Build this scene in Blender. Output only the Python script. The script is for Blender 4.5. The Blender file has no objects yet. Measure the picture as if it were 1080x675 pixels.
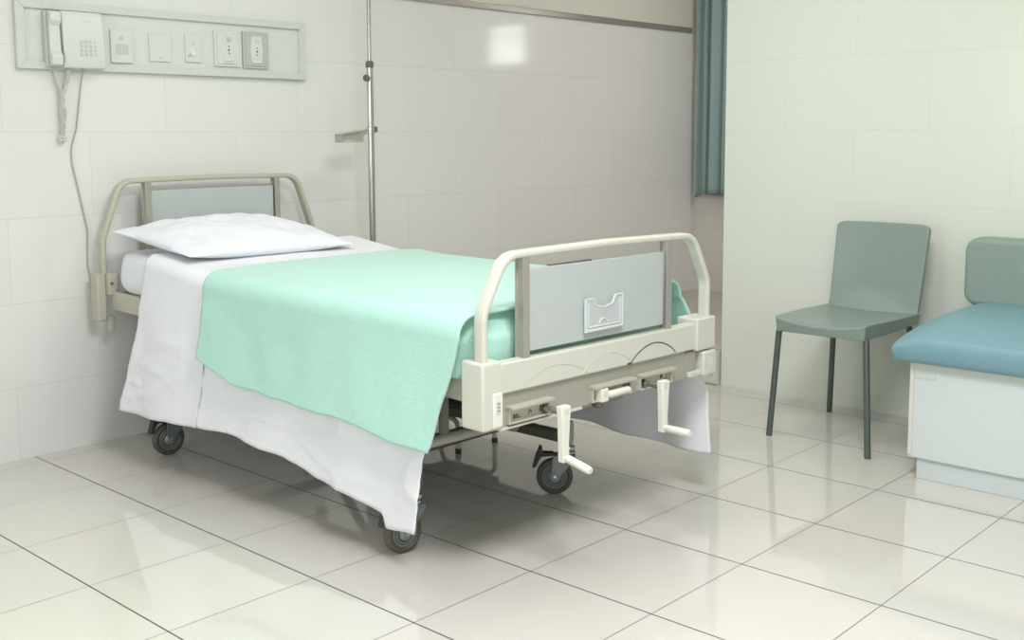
import bpy, bmesh, math, random
from mathutils import Vector, Matrix, noise
random.seed(7)
C = bpy.context.scene.collection
sc = bpy.context.scene
PI = math.pi

# ------------------------------------------------------------------ camera
def make_camera():
    f, cx, cy, yaw, pitch, roll = 1159.1371, 543.3006, 273.8614, .8278, .1135, -.0036
    cam = bpy.data.cameras.new('camera')
    o = bpy.data.objects.new('camera', cam); C.objects.link(o)
    cam.sensor_fit = 'HORIZONTAL'; cam.sensor_width = 36.0
    cam.lens = f / 1080 * 36
    cam.shift_x = (540 - cx) / 1080
    cam.shift_y = (cy - 337.5) / 1080
    c, s = math.cos(yaw), math.sin(yaw)
    fw = Vector((s*math.cos(pitch), c*math.cos(pitch), -math.sin(pitch)))
    r = Vector((c, -s, 0)); u = r.cross(fw)
    R = r*math.cos(roll) + u*math.sin(roll)
    U = -r*math.sin(roll) + u*math.cos(roll)
    m = Matrix((R, U, -fw)).transposed().to_4x4()
    m.translation = Vector((-1.3569, -2.0178, 1.2433))
    o.matrix_world = m
    cam.clip_start = .05
    sc.camera = o
make_camera()
sc.view_settings.view_transform = 'Standard'
sc.view_settings.look = 'None'
sc.view_settings.gamma = 1
sc.view_settings.use_curve_mapping = False
sc.view_settings.exposure = 0.0

# ------------------------------------------------------------------ world and lights
w = bpy.data.worlds.new('world'); sc.world = w; w.use_nodes = True
w.node_tree.nodes['Background'].inputs[0].default_value = (.95, 1, .97, 1)
w.node_tree.nodes['Background'].inputs[1].default_value = 10.0

def area(name, loc, size, power, color=(1, 1, 1), target=None, spread=PI):
    l = bpy.data.lights.new(name, 'AREA'); l.shape = 'RECTANGLE'
    l.size, l.size_y = size; l.energy = power; l.color = color; l.spread = spread
    o = bpy.data.objects.new(name, l); C.objects.link(o); o.location = loc
    if target is not None:
        o.rotation_euler = (Vector(target) - Vector(loc)).to_track_quat('-Z', 'Y').to_euler()
    return o
area('ceiling_lamp', (1.9, .25, 2.74), (.9, .9), 13, (1, .96, .82))
area('ceiling_lamp', (1.0, .7, 2.74), (.9, .9), 11, (.93, 1, 1))
area('ceiling_lamp', (.2, -1.2, 2.74), (.9, .9), 80, (.99, .99, 1))
area('alcove_fill', (4.2, .6, 2.74), (.6, .6), 20, (1, .96, .94))  # added fill to brighten the alcove and curtain, not a real fitting
area('front_fill', (-2.2, -3.0, 1.55), (1.6, 1.6), 46, (.97, .99, 1), (1.6, .9, .7))  # added soft fill from the camera side, no window stands there
area('side_fill', (-2.35, .6, 1.5), (1.2, 1.2), 23, (.97, .99, 1), (.7, .9, .5))  # added fill for left-facing surfaces; wall_left has no window
area('green_wash_fill', (1.9, -2.4, 2.6), (.5, .5), 3.6, (.78, 1, .0), (3.29, -1.9, 1.9), 1.7)  # added to wash the upper right wall green, no such lamp in the room
area('green_wash_fill', (-1.2, .1, 2.6), (.5, .5), 2.6, (.65, 1, .0), (-1.1, .55, 0), 1.2)  # added green wash for the left floor, not a fixture of the room

# ------------------------------------------------------------------ materials
def lin(c):
    return tuple(((v/255)/12.92 if v/255 <= .04045 else ((v/255+.055)/1.055)**2.4) for v in c)
class N:
    """tiny helper for writing node maths"""
    def __init__(s, m): s.t = m.node_tree
    def math(s, op, a, b=None, clamp=False):
        n = s.t.nodes.new('ShaderNodeMath'); n.operation = op; n.use_clamp = clamp
        for i, v in enumerate((a, b)):
            if v is None: continue
            if isinstance(v, (int, float)): n.inputs[i].default_value = v
            else: s.t.links.new(v, n.inputs[i])
        return n.outputs[0]
    def line(s, x, period, x0, hw):
        """1 on a joint line of half width hw"""
        v = s.math('DIVIDE', s.math('SUBTRACT', x, x0), period)
        v = s.math('ADD', v, 100.5)
        v = s.math('FRACT', v); v = s.math('SUBTRACT', v, .5); v = s.math('ABSOLUTE', v)
        v = s.math('MULTIPLY', v, period)
        return s.math('LESS_THAN', v, hw)
    def mix(s, fac, a, b):
        n = s.t.nodes.new('ShaderNodeMix'); n.data_type = 'RGBA'
        for i, v in ((0, fac), (6, a), (7, b)):
            if isinstance(v, (int, float)): n.inputs[i].default_value = v
            elif isinstance(v, tuple): n.inputs[i].default_value = (*v, 1)
            else: s.t.links.new(v, n.inputs[i])
        return n.outputs[2]
    def noise(s, scale, detail=2, vec=None, rough=.5):
        n = s.t.nodes.new('ShaderNodeTexNoise'); n.inputs['Scale'].default_value = scale
        n.inputs['Detail'].default_value = detail; n.inputs['Roughness'].default_value = rough
        if vec is not None: s.t.links.new(vec, n.inputs['Vector'])
        return n.outputs[0]
    def obj(s):
        n = s.t.nodes.new('ShaderNodeTexCoord'); return n.outputs['Object']
    def geo_pos(s):
        return s.t.nodes.new('ShaderNodeNewGeometry').outputs['Position']
    def sep(s, v):
        n = s.t.nodes.new('ShaderNodeSeparateXYZ'); s.t.links.new(v, n.inputs[0]); return n.outputs
    def bump(s, h, strength=.3, dist=.01):
        n = s.t.nodes.new('ShaderNodeBump'); n.inputs['Strength'].default_value = strength
        n.inputs['Distance'].default_value = dist; s.t.links.new(h, n.inputs['Height']); return n.outputs[0]
MATS = {}
def mat(name, rgb, rough=.5, metal=0, noise_amt=.04, noise_scale=30, bump=0, bump_scale=200, spec=.5, sheen=0, trans=0, alpha=1):
    if name in MATS: return MATS[name]
    m = bpy.data.materials.new(name); m.use_nodes = True
    b = m.node_tree.nodes['Principled BSDF']; n = N(m); L = m.node_tree.links
    c = lin(rgb); o = n.obj()
    f = n.noise(noise_scale, 3, o)
    d = tuple(v*(1-noise_amt*2) for v in c)
    col = n.mix(f, c, d)
    L.new(col, b.inputs['Base Color'])
    b.inputs['Roughness'].default_value = rough; b.inputs['Metallic'].default_value = metal
    b.inputs['Specular IOR Level'].default_value = spec
    b.inputs['Sheen Weight'].default_value = sheen
    b.inputs['Transmission Weight'].default_value = trans
    b.inputs['Alpha'].default_value = alpha
    if bump:
        L.new(n.bump(n.noise(bump_scale, 4, o), bump, .004), b.inputs['Normal'])
    MATS[name] = m
    return m
frame_paint = mat('cream_frame_paint', (208, 208, 196), .35, 0, .03, 40)
head_paint = mat('beige_frame_paint', (186, 184, 168), .38, 0, .04, 40)
plate_paint = mat('taupe_plate_paint', (164, 162, 150), .35, 0, .05, 25)
alu = mat('brushed_aluminium', (182, 178, 168), .34, .45, .06, 60)
steel = mat('chrome_steel', (190, 192, 190), .2, .9, .04, 60)
panel_grey = mat('grey_laminate', (184, 191, 189), .4, 0, .03, 12)
plastic_white = mat('cream_plastic', (228, 228, 218), .35, 0, .02, 30)
plastic_wall = mat('white_plastic', (212, 214, 210), .4, 0, .02, 30)
rubber = mat('dark_rubber', (74, 74, 68), .55, 0, .12, 60)
tyre = mat('caster_tyre', (92, 90, 82), .5, 0, .12, 60)
disc = mat('caster_disc_grey', (140, 152, 152), .35, .2, .1, 60)
fork = mat('caster_fork_grey', (128, 136, 138), .4, .4, .1, 60)
dark = mat('dark_void', (52, 52, 46), .6, 0, .1, 40)
under = mat('dark_frame_paint', (104, 102, 92), .45, 0, .1, 40)
sheet_m = mat('white_cotton', (232, 234, 238), .85, 0, .02, 9, .35, 60, .2, .1)
sheet_in = mat('white_cotton_mattress', (230, 233, 237), .85, 0, .03, 9, .3, 40, .2, .1)
blanket_m = mat('mint_fleece', (176, 222, 208), .95, 0, .05, 55, .5, 240, .1, .5)
chair_m = mat('grey_green_shell', (136, 150, 144), .33, 0, .03, 20)
chairleg_m = mat('dark_grey_leg', (94, 102, 98), .35, .3, .05, 50)
bench_m = mat('white_laminate', (208, 217, 215), .35, 0, .03, 8)
blue_m = mat('blue_vinyl', (122, 160, 172), .45, 0, .05, 12, .15, 300)
grey_v = mat('grey_vinyl', (138, 154, 148), .5, 0, .04, 12, .15, 300)
curtain_m = mat('teal_curtain', (150, 172, 170), .9, 0, .06, 30, .2, 300, .1, .2)
cord_m = mat('grey_cord', (162, 168, 164), .5, 0, .05, 80)
coil_m = mat('white_cord', (214, 216, 210), .5, 0, .05, 80)
key_m = mat('key_grey', (196, 200, 194), .5, 0, .05, 80)
ink_m = mat('dark_ink', (70, 72, 66), .6, 0, .05, 80)
ink_pale = mat('pale_ink', (150, 152, 142), .6, 0, .05, 80)
green_m = mat('pale_green_lens', (170, 205, 185), .3, 0, .02, 80)
acrylic = mat('clear_acrylic', (235, 240, 240), .08, 0, .0, 80, 0, 200, .8, 0, .0, .32)
acrylic_edge = mat('acrylic_edge', (214, 220, 220), .15, 0, .02, 80, 0, 200, .8)
sill_m = mat('brown_sill', (140, 130, 118), .5)
ceil_m = mat('ceiling_white', (214, 214, 212), .8)
rail_m = mat('grey_rail', (186, 182, 174), .2, .6, .05, 20)
glass_m = mat('window_glass', (250, 252, 252), .02, 0, 0, 5, 0, 200, .5, 0, .0, .12)

def tile_wall(name, axis, base, tile_w, off_even, off_odd, z0=1.2585, zh=.3262, paint_above=None, line_col=(176, 178, 172), rough=.09, amt=.02):
    m = bpy.data.materials.new(name); m.use_nodes = True; n = N(m)
    b = m.node_tree.nodes['Principled BSDF']; L = m.node_tree.links
    o = n.geo_pos(); s = n.sep(o)
    x, z = s[axis], s[2]
    row = n.math('FLOOR', n.math('ADD', n.math('DIVIDE', n.math('SUBTRACT', z, z0), zh), 100))
    par = n.math('MODULO', row, 2)
    off = n.math('ADD', off_even, n.math('MULTIPLY', par, off_odd - off_even))
    xx = n.math('SUBTRACT', x, off)
    hl = n.line(z, zh, z0, .0013); vl = n.line(xx, tile_w, 0, .0011)
    j = n.math('MAXIMUM', hl, vl)
    cell = n.math('FLOOR', n.math('DIVIDE', xx, tile_w))
    wn = m.node_tree.nodes.new('ShaderNodeTexWhiteNoise'); wn.noise_dimensions = '2D'
    cb = m.node_tree.nodes.new('ShaderNodeCombineXYZ'); L.new(cell, cb.inputs[0]); L.new(row, cb.inputs[1]); L.new(cb.outputs[0], wn.inputs['Vector'])
    c = lin(base)
    col = n.mix(wn.outputs[0], c, tuple(v*(1-amt) for v in c))
    f2 = n.noise(3, 3, o)
    col = n.mix(n.math('MULTIPLY', f2, .05), col, tuple(v*.8 for v in c))
    if paint_above is not None:
        z1, pc = paint_above
        up = n.math('GREATER_THAN', z, z1)
        j = n.math('MULTIPLY', j, n.math('SUBTRACT', 1, up))
        col = n.mix(up, col, lin(pc))
        L.new(n.math('ADD', rough, n.math('MULTIPLY', up, .45)), b.inputs['Roughness'])
    else:
        b.inputs['Roughness'].default_value = rough
    col = n.mix(n.math('MULTIPLY', j, .4), col, lin(line_col))
    L.new(col, b.inputs['Base Color'])
    h = n.math('ADD', n.math('MULTIPLY', n.noise(2.2, 1, o), .2), n.math('MULTIPLY', j, -.05))
    L.new(n.bump(h, .04, .02), b.inputs['Normal'])
    return m
back_tile = tile_wall('cream_wall_tiles', 0, (223, 222, 219), .6757, .3966, .7358, paint_above=(1.93, (214, 212, 200)))
right_tile = tile_wall('pale_wall_tiles', 1, (222, 226, 218), .6757, .540, .20, line_col=(196, 200, 192), rough=.2, amt=.01)
alcove_tile = tile_wall('alcove_wall_tiles', 1, (220, 214, 208), .6757, .30, .64)

def floor_mat(name, px, py, ox, oy, base, line_c, rough):
    m = bpy.data.materials.new(name); m.use_nodes = True; n = N(m)
    b = m.node_tree.nodes['Principled BSDF']; L = m.node_tree.links
    o = n.geo_pos(); s = n.sep(o)
    lx = n.line(s[0], px, ox, .0024); ly = n.line(s[1], py, oy, .0017)
    j = n.math('MAXIMUM', lx, n.math('MULTIPLY', ly, .75))
    c = lin(base)
    sp = n.noise(420, 2, o, .7)
    sp = n.math('MULTIPLY', n.math('SUBTRACT', sp, .35), 1.5, True)
    col = n.mix(sp, tuple(v*1.08 for v in c), tuple(v*.76 for v in c))
    cl = n.noise(5, 4, o)
    col = n.mix(n.math('MULTIPLY', cl, .18), col, tuple(v*.8 for v in c))
    ci = n.math('FLOOR', n.math('DIVIDE', n.math('SUBTRACT', s[0], ox), px)); cj = n.math('FLOOR', n.math('DIVIDE', n.math('SUBTRACT', s[1], oy), py))
    wn = m.node_tree.nodes.new('ShaderNodeTexWhiteNoise'); wn.noise_dimensions = '2D'
    cb = m.node_tree.nodes.new('ShaderNodeCombineXYZ'); L.new(ci, cb.inputs[0]); L.new(cj, cb.inputs[1]); L.new(cb.outputs[0], wn.inputs['Vector'])
    col = n.mix(n.math('MULTIPLY', wn.outputs[0], .06), col, tuple(v*.5 for v in c))
    col = n.mix(j, col, lin(line_c))
    L.new(col, b.inputs['Base Color'])
    L.new(n.math('ADD', rough, n.math('MULTIPLY', j, .4)), b.inputs['Roughness'])
    b.inputs['Specular IOR Level'].default_value = .75
    h = n.math('ADD', n.math('MULTIPLY', n.noise(3, 1, o), .15), n.math('MULTIPLY', j, -.1))
    L.new(n.bump(h, .05, .02), b.inputs['Normal'])
    return m
floor_m = floor_mat('granito_floor_tiles', .45, .4214, 0, 0, (208, 204, 198), (70, 66, 58), .05)
dark_floor = floor_mat('raised_floor_tiles', .45, .42, 4.44, 1.23, (176, 170, 158), (110, 104, 94), .15)

# ------------------------------------------------------------------ mesh helpers (world coordinates)
def link(name, bm, m, parent=None, smooth=30, bevel=0):
    me = bpy.data.meshes.new(name)
    bmesh.ops.recalc_face_normals(bm, faces=bm.faces)
    org = Vector((0, 0, 0))
    p = parent
    while p is not None:
        org += p.location; p = p.parent
    if org.length: bmesh.ops.translate(bm, verts=bm.verts, vec=-org)
    bm.to_mesh(me); bm.free()
    o = bpy.data.objects.new(name, me); C.objects.link(o)
    me.materials.append(m)
    if smooth:
        me.polygons.foreach_set('use_smooth', [True]*len(me.polygons))
        me.set_sharp_from_angle(angle=math.radians(smooth))
    if parent is not None: o.parent = parent
    if bevel:
        b = o.modifiers.new('bevel', 'BEVEL'); b.width = bevel; b.segments = 3; b.limit_method = 'ANGLE'; b.angle_limit = math.radians(40)
    return o
def thing(name, label, cat, loc, group=None):
    o = bpy.data.objects.new(name, None); C.objects.link(o); o.location = loc; o.empty_display_size = .1
    o['label'] = label; o['category'] = cat
    if group: o['group'] = group
    return o
def tag(o, label, cat, group=None):
    o['label'] = label; o['category'] = cat
    if group: o['group'] = group
    return o
def struct(o): o['kind'] = 'structure'; return o
def new(): return bmesh.new()
def box(bm, a, b, M=None):
    vs = [bm.verts.new((x, y, z)) for x in (a[0], b[0]) for y in (a[1], b[1]) for z in (a[2], b[2])]
    if M is not None:
        for v in vs: v.co = M @ v.co
    for f in ((0,1,3,2),(4,6,7,5),(0,4,5,1),(2,3,7,6),(0,2,6,4),(1,5,7,3)): bm.faces.new([vs[i] for i in f])
    return vs
def prism(bm, outline, d0, d1, fn):
    """outline: 2D points, fn(u, v, d) -> world point"""
    A = [bm.verts.new(fn(u, v, d0)) for u, v in outline]; B = [bm.verts.new(fn(u, v, d1)) for u, v in outline]
    n = len(outline); bm.faces.new(A); bm.faces.new(B[::-1])
    for i in range(n): bm.faces.new((A[i], B[i], B[(i+1) % n], A[(i+1) % n]))
def sweep(bm, path, prof, b=None, caps=True, closed=False):
    """sweep a closed profile [(n, b)] along a path; b fixed binormal or parallel transport"""
    P = [Vector(p) for p in path]; n = len(P); rings = []
    T = []
    for i in range(n):
        if closed: t = P[(i+1) % n] - P[i-1]
        else: t = P[min(i+1, n-1)] - P[max(i-1, 0)]
        T.append(t.normalized())
    if b is None:
        bb = T[0].orthogonal().normalized()
    for i in range(n):
        if b is not None: B = Vector(b); 
        else:
            bb = (bb - T[i]*bb.dot(T[i])).normalized(); B = bb
        Nn = T[i].cross(B).normalized()
        k = 1
        if 0 < i < n-1 or closed:
            a = (P[i]-P[i-1]).normalized(); c = max(.3, a.dot(T[i])); k = 1/c if c > .3 else 1
        rings.append([bm.verts.new(P[i] + Nn*(q[0]*k) + B*q[1]) for q in prof])
    m = len(prof); rng = range(n) if closed else range(n-1)
    for i in rng:
        A, D = rings[i], rings[(i+1) % n]
        for j in range(m): bm.faces.new((A[j], A[(j+1) % m], D[(j+1) % m], D[j]))
    if caps and not closed: bm.faces.new(rings[0][::-1]); bm.faces.new(rings[-1])
def circ(r, n=16): return [(r*math.cos(2*PI*i/n), r*math.sin(2*PI*i/n)) for i in range(n)]
def rrect(w, h, r, k=4):
    o = []
    for cx, cy, a in ((w/2-r, h/2-r, 0), (-w/2+r, h/2-r, 90), (-w/2+r, -h/2+r, 180), (w/2-r, -h/2+r, 270)):
        for i in range(k+1):
            t = math.radians(a + 90*i/k); o.append((cx+r*math.cos(t), cy+r*math.sin(t)))
    return o
def rod(bm, a, b, r, n=16): sweep(bm, [a, b], circ(r, n))
def lathe(bm, prof, origin, axis, n=28):
    """prof: [(radius, height)] around axis"""
    ax = Vector(axis).normalized(); u = ax.orthogonal().normalized(); v = ax.cross(u); O = Vector(origin)
    rings = []
    for r, h in prof:
        rings.append([bm.verts.new(O + ax*h + (u*math.cos(2*PI*i/n) + v*math.sin(2*PI*i/n))*max(r, 1e-5)) for i in range(n)])
    for A, D in zip(rings, rings[1:]):
        for i in range(n): bm.faces.new((A[i], A[(i+1) % n], D[(i+1) % n], D[i]))
    bm.faces.new(rings[0][::-1]); bm.faces.new(rings[-1])
def fillet(pts, r, k=6):
    """round the corners of a polyline"""
    P = [Vector(p) for p in pts]; rs = r if isinstance(r, (list, tuple)) else [r]*len(P); out = [P[0]]
    for i in range(1, len(P)-1):
        a = (P[i-1]-P[i]); b = (P[i+1]-P[i]); la, lb = a.length, b.length; a.normalize(); b.normalize()
        rr = rs[i]; ang = a.angle(b); d = min(rr/math.tan(ang/2), la*.49, lb*.49)
        p0 = P[i]+a*d; p1 = P[i]+b*d
        for j in range(k+1):
            t = j/k; out.append(p0*(1-t)**2 + P[i]*2*t*(1-t) + p1*t*t)
    out.append(P[-1]); return out
def grid(bm, nu, nv, fn):
    V = [[bm.verts.new(fn(i/(nu-1), j/(nv-1))) for j in range(nv)] for i in range(nu)]
    for i in range(nu-1):
        for j in range(nv-1): bm.faces.new((V[i][j], V[i+1][j], V[i+1][j+1], V[i][j+1]))
    return V
def solid(o, t, off=0):
    s = o.modifiers.new('thickness', 'SOLIDIFY'); s.thickness = t; s.offset = off
def nz(x, y, z=0): return noise.noise(Vector((x, y, z)))
def sst(a, b, x):
    t = min(1, max(0, (x-a)/(b-a))); return t*t*(3-2*t)
def lerp(a, b, t): return a+(b-a)*t
def pw(x, pts):
    if x <= pts[0][0]: return pts[0][1]
    for (a, b), (c, d) in zip(pts, pts[1:]):
        if x <= c: return b+(d-b)*(x-a)/(c-a)
    return pts[-1][1]

# ------------------------------------------------------------------ room shell
YW = 2.196
bm = new(); box(bm, (-2.6, -3.6, -.1), (5.25, 2.35, 0)); struct(link('floor', bm, floor_m, smooth=0))
bm = new(); box(bm, (-2.7, YW, 0), (5.25, YW+.14, 2.8)); struct(link('wall_back', bm, back_tile, smooth=0))
bm = new(); box(bm, (3.29, -3.6, 0), (3.42, .862, 2.8)); struct(link('wall_right', bm, right_tile, smooth=0))
# alcove wall with the high window opening
bm = new()
AX = 5.05; W0, W1, Z0, Z1 = .22, .645, 1.765, 2.115
for a, b in (((AX, -.7, 0), (AX+.05, W0, 2.8)), ((AX, W1, 0), (AX+.05, YW, 2.8)), ((AX, W0, 0), (AX+.05, W1, Z0)), ((AX, W0, Z1), (AX+.05, W1, 2.8))):
    box(bm, a, b)
struct(link('wall_alcove', bm, alcove_tile, smooth=0))
bm = new(); box(bm, (3.42, -.8, 0), (5.21, -.7, 2.8)); struct(link('wall_alcove_end', bm, alcove_tile, smooth=0))
bm = new(); box(bm, (-2.7, -3.6, 0), (-2.6, YW, 2.8)); struct(link('wall_left', bm, tile_wall('left_tiles', 1, (176, 176, 174), .6757, 0, .34), smooth=0))
bm = new(); box(bm, (-2.7, -3.7, 0), (3.42, -3.6, 2.8)); struct(link('wall_front', bm, tile_wall('front_tiles', 0, (176, 178, 172), .6757, 0, .34), smooth=0))
bm = new(); box(bm, (-2.7, -3.7, 2.8), (5.21, YW+.14, 2.9)); struct(link('ceiling', bm, ceil_m, smooth=0))
# raised floor of the alcove with its tiled nosing
bm = new(); box(bm, (3.31, .87, .0), (5.05, YW, .169)); struct(link('floor_raised', bm, dark_floor, smooth=0))
bm = new()
sweep(bm, fillet([(3.285, .866, .0), (3.285, .866, .165), (3.285, YW, .165)], [0, .02, 0], 5) if False else [(3.285, .868, .085), (3.285, YW-.002, .085)], rrect(.17, .05, .012), b=(1, 0, 0))
o = struct(link('trim_1', bm, mat('nosing_tile', (214, 210, 198), .3), smooth=40)); 
# guard rail strip running along the back wall
bm = new()
box(bm, (1.9, YW-.012, 1.916), (4.99, YW, 1.950))
struct(link('trim_2', bm, rail_m, bevel=.003))
# sill below curtain
bm = new(); box(bm, (4.99, 1.2, .832), (5.05, 2.06, .846)); struct(link('trim_3', bm, sill_m, bevel=.003))
# high window
wf = struct(link('window_1', (lambda b_: (box(b_, (AX+.01, W0, Z0), (AX+.04, W0+.02, Z1)), box(b_, (AX+.01, W1-.02, Z0), (AX+.04, W1, Z1)), box(b_, (AX+.01, W0, Z0), (AX+.04, W1, Z0+.03)), box(b_, (AX+.01, W0, Z1-.03), (AX+.04, W1, Z1)), box(b_, (AX+.015, W0, (Z0+Z1)/2+.06), (AX+.035, W1, (Z0+Z1)/2+.075)), b_)[-1])(new()), mat('window_frame_white', (220, 220, 214), .4), smooth=0))
bm = new(); box(bm, (AX+.022, W0+.02, Z0+.02), (AX+.028, W1-.02, Z1-.02)); link('window_pane', bm, glass_m, wf, smooth=0)

# curtain
bm = new()
def cur(u, v):
    y = 2.135 - u*1.05; z = lerp(.842, 2.6, v)
    f = math.sin(u*1.05*2*PI/.085 + 1.2*math.sin(u*9)) * (.020+.008*(1-v)) + .012*math.sin(u*37)
    x = 4.985 + f + .004*nz(u*20, v*3)
    yy = y + .012*math.sin(u*60+1)*(1-v)
    if u < .04: z = z - .03*(1-v)*(1-u/.04)
    return (x-.0*v, yy, z)
grid(bm, 260, 40, cur)
o = link('curtain', bm, curtain_m, smooth=60); solid(o, .003)
tag(o, 'long teal grey fabric curtain hanging in the far corner alcove', 'curtain')
bm = new(); rod(bm, (4.985, 2.19, 2.62), (4.985, .9, 2.62), .012)
tag(link('curtain_rod', bm, alu), 'metal rod carrying the teal curtain in the alcove', 'curtain rod')

# ------------------------------------------------------------------ hospital bed
HX, HY = 1.228, 2.106
FX, FY, FA = 1.232, -.004, -.048
FU = Vector((math.cos(FA), math.sin(FA), 0)); FN = Vector((math.sin(FA), -math.cos(FA), 0))
def FT(u, off, z): return Vector((FX, FY, z)) + FU*u + FN*off
def HT(u, off, z): return Vector((HX, HY, z)) + Vector((u, 0, 0)) + Vector((0, -off, 0))
FTM = Matrix((( FU.x, -FN.x, 0, FX), (FU.y, -FN.y, 0, FY), (0, 0, 1, 0), (0, 0, 0, 1)))   # local (u, -off, z)
bed = thing('hospital_bed', 'cream and grey wheeled hospital bed with looped end boards and hand cranks', 'bed', (1.23, 1.05, 0))

def endboard(fn, bvec, zb, zt, paint, zp0, zp1, wp_l, wp_r, board_name):
    # flat tube loop
    bm = new()
    W = .508
    pts = [fn(-W, 0, zb-.05), fn(-W, 0, zb+.135), fn(-.405, 0, zt-.012), fn(.0, 0, zt+.006), fn(.405, 0, zt-.012), fn(W, 0, zb+.135), fn(W, 0, zb-.05)]
    pts[2] = fn(-.425, 0, zt); pts[4] = fn(.425, 0, zt)
    pth = fillet(pts, [0, .10, .085, .5, .085, .10, 0], 10)
    sweep(bm, pth, rrect(.020, .040, .007, 3), b=bvec)
    tube = link(board_name + '_loop', bm, paint, bed, 40)
    # channel posts
    for s, u in ((-1, wp_l), (1, wp_r)):
        bm = new()
        w = .0130
        oc = [(-w, -.017), (w, -.017), (w, -.013), (w-.006, -.013), (w-.006, .013), (w, .013), (w, .017), (-w, .017), (-w, .013), (-w+.006, .013), (-w+.006, -.013), (-w, -.013)]
        prism(bm, oc, zp0, zt-.006, lambda a, c, d: fn(u+a, c, d))
        link('post', bm, alu, bed, 30, .0012)
    bm = new()
    t0, t1 = zb+.012, zp1
    prism(bm, [(wp_l+.016, t0), (wp_r-.016, t0), (wp_r-.016, t1), (wp_l+.016, t1)], -.006, .006, lambda a, c, d: fn(a, d, c))
    link('end_panel', bm, panel_grey, bed, 30, .002)
    return tube
endboard(HT, (0, -1, 0), .70, 1.063, head_paint, .66, 1.022, -.308, .318, 'headboard')
endboard(FT, tuple(FN), .627, .915, frame_paint, .60, .872, -.350, .296, 'footboard')
# headboard cross bar behind the panel
bm = new(); prism(bm, [(-.30, 1.0), (.31, 1.0), (.31, 1.028), (-.30, 1.028)], -.022, -.008, lambda a, c, d: HT(a, d, c)); link('cross_bar', bm, alu, bed, 30, .002)
bm = new(); prism(bm, [(-.30, .70), (.31, .70), (.31, .74), (-.30, .74)], -.02, .02, lambda a, c, d: HT(a, d, c)); link('cross_bar', bm, head_paint, bed, 30, .003)
bm = new(); prism(bm, [(-.33, .655), (.28, .655), (.28, .668), (-.33, .668)], -.022, -.008, lambda a, c, d: FT(a, d, c)); link('cross_bar', bm, under, bed, 30, .002)
bm = new(); prism(bm, [(-.24, .871), (-.06, .871), (-.06, .876), (-.24, .8745)], -.010, .002, lambda a, c, d: FT(a, d, c)); link('edge_strip', bm, under, bed, 30)

# corner blocks
def rblock(name, fn, u0, u1, o0, o1, z0, z1, m, parent=bed, bev=.006, taper=0):
    bm = new()
    prism(bm, [(u0, o0), (u1, o0), (u1, o1), (u0, o1)], z0, z1, lambda a, c, d: fn(a, c, d))
    return link(name, bm, m, parent, 30, bev)
rblock('corner_block', FT, -.528, -.455, -.062, .028, .445, .634, frame_paint, bev=.008)
rblock('corner_block', FT, .432, .535, -.055, .030, .532, .640, frame_paint, bev=.006)
k = rblock('corner_hook', FT, .462, .535, -.04, .036, .444, .528, frame_paint, bev=.008)
rblock('hook_recess', FT, .392, .452, -.01, .012, .452, .532, plate_paint, bev=.004)
rblock('hook_tab', FT, .400, .47, -.01, .026, .448, .466, frame_paint, bev=.004)
rblock('sticker', FT, .488, .512, .036, .0372, .475, .505, plastic_wall, k, bev=.0)
k = rblock('release_latch', FT, -.494, -.458, .026, .034, .452, .548, plastic_white, bev=.006)
rblock('sticker', FT, -.484, -.468, .034, .0352, .490, .525, plastic_wall, k, bev=0)
for zz in (.497, .507, .517):
    rblock('sticker_mark', FT, -.481, -.471, .0352, .0358, zz, zz+.005, ink_pale, k, bev=0)
rblock('corner_block', HT, -.548, -.512, -.03, .028, .517, .705, head_paint, bev=.006)
rblock('corner_block', HT, .512, .548, -.03, .028, .517, .705, head_paint, bev=.006)
rblock('corner_bracket', HT, -.512, -.47, .00, .05, .62, .705, head_paint, bev=.003)
bm = new(); lathe(bm, [(.006, 0), (.006, .004)], HT(-.5, .05, .665), (0, -1, 0), 12); link('bolt', bm, under, bed)
rblock('under_bracket', HT, -.500, -.478, .0, .02, .47, .53, head_paint, bev=.003)
# foot cross beam and lower plate
rblock('footboard_beam', FT, -.455, .440, -.02, .022, .538, .624, frame_paint, bev=.005)
bm = new()
prism(bm, [(-.457, .440), (.390, .445), (.390, .55), (-.457, .55)], -.012, .012, lambda a, c, d: FT(a, d, c))
link('crank_plate', bm, plate_paint, bed, 30, .002)
bm = new(); prism(bm, [(-.457, .436), (-.12, .438), (-.12, .444), (-.457, .442)], -.02, .02, lambda a, c, d: FT(a, d, c)); link('plate_lip', bm, frame_paint, bed, 30)
# emblem arcs on the beam
for (u0, u1, h, m, r) in ((-.38, -.10, .044, mat('arc_pale', (206, 204, 190), .4), .0009), (-.12, .104, .046, mat('arc_pale2', (212, 212, 200), .4), .0011), (.104, .325, .046, ink_m, .0016)):
    bm = new(); p = []
    for i in range(33):
        t = i/32; p.append(FT(lerp(u0, u1, t), .0225, .545 + h*math.sin(PI*t)**.75))
    sweep(bm, p, circ(r, 6)); link('emblem_arc', bm, m, bed)
bm = new(); box(bm, (.085, -.0235, .539), (.104, -.0215, .545), FTM); link('emblem_arc', bm, ink_m, bed)

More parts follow.
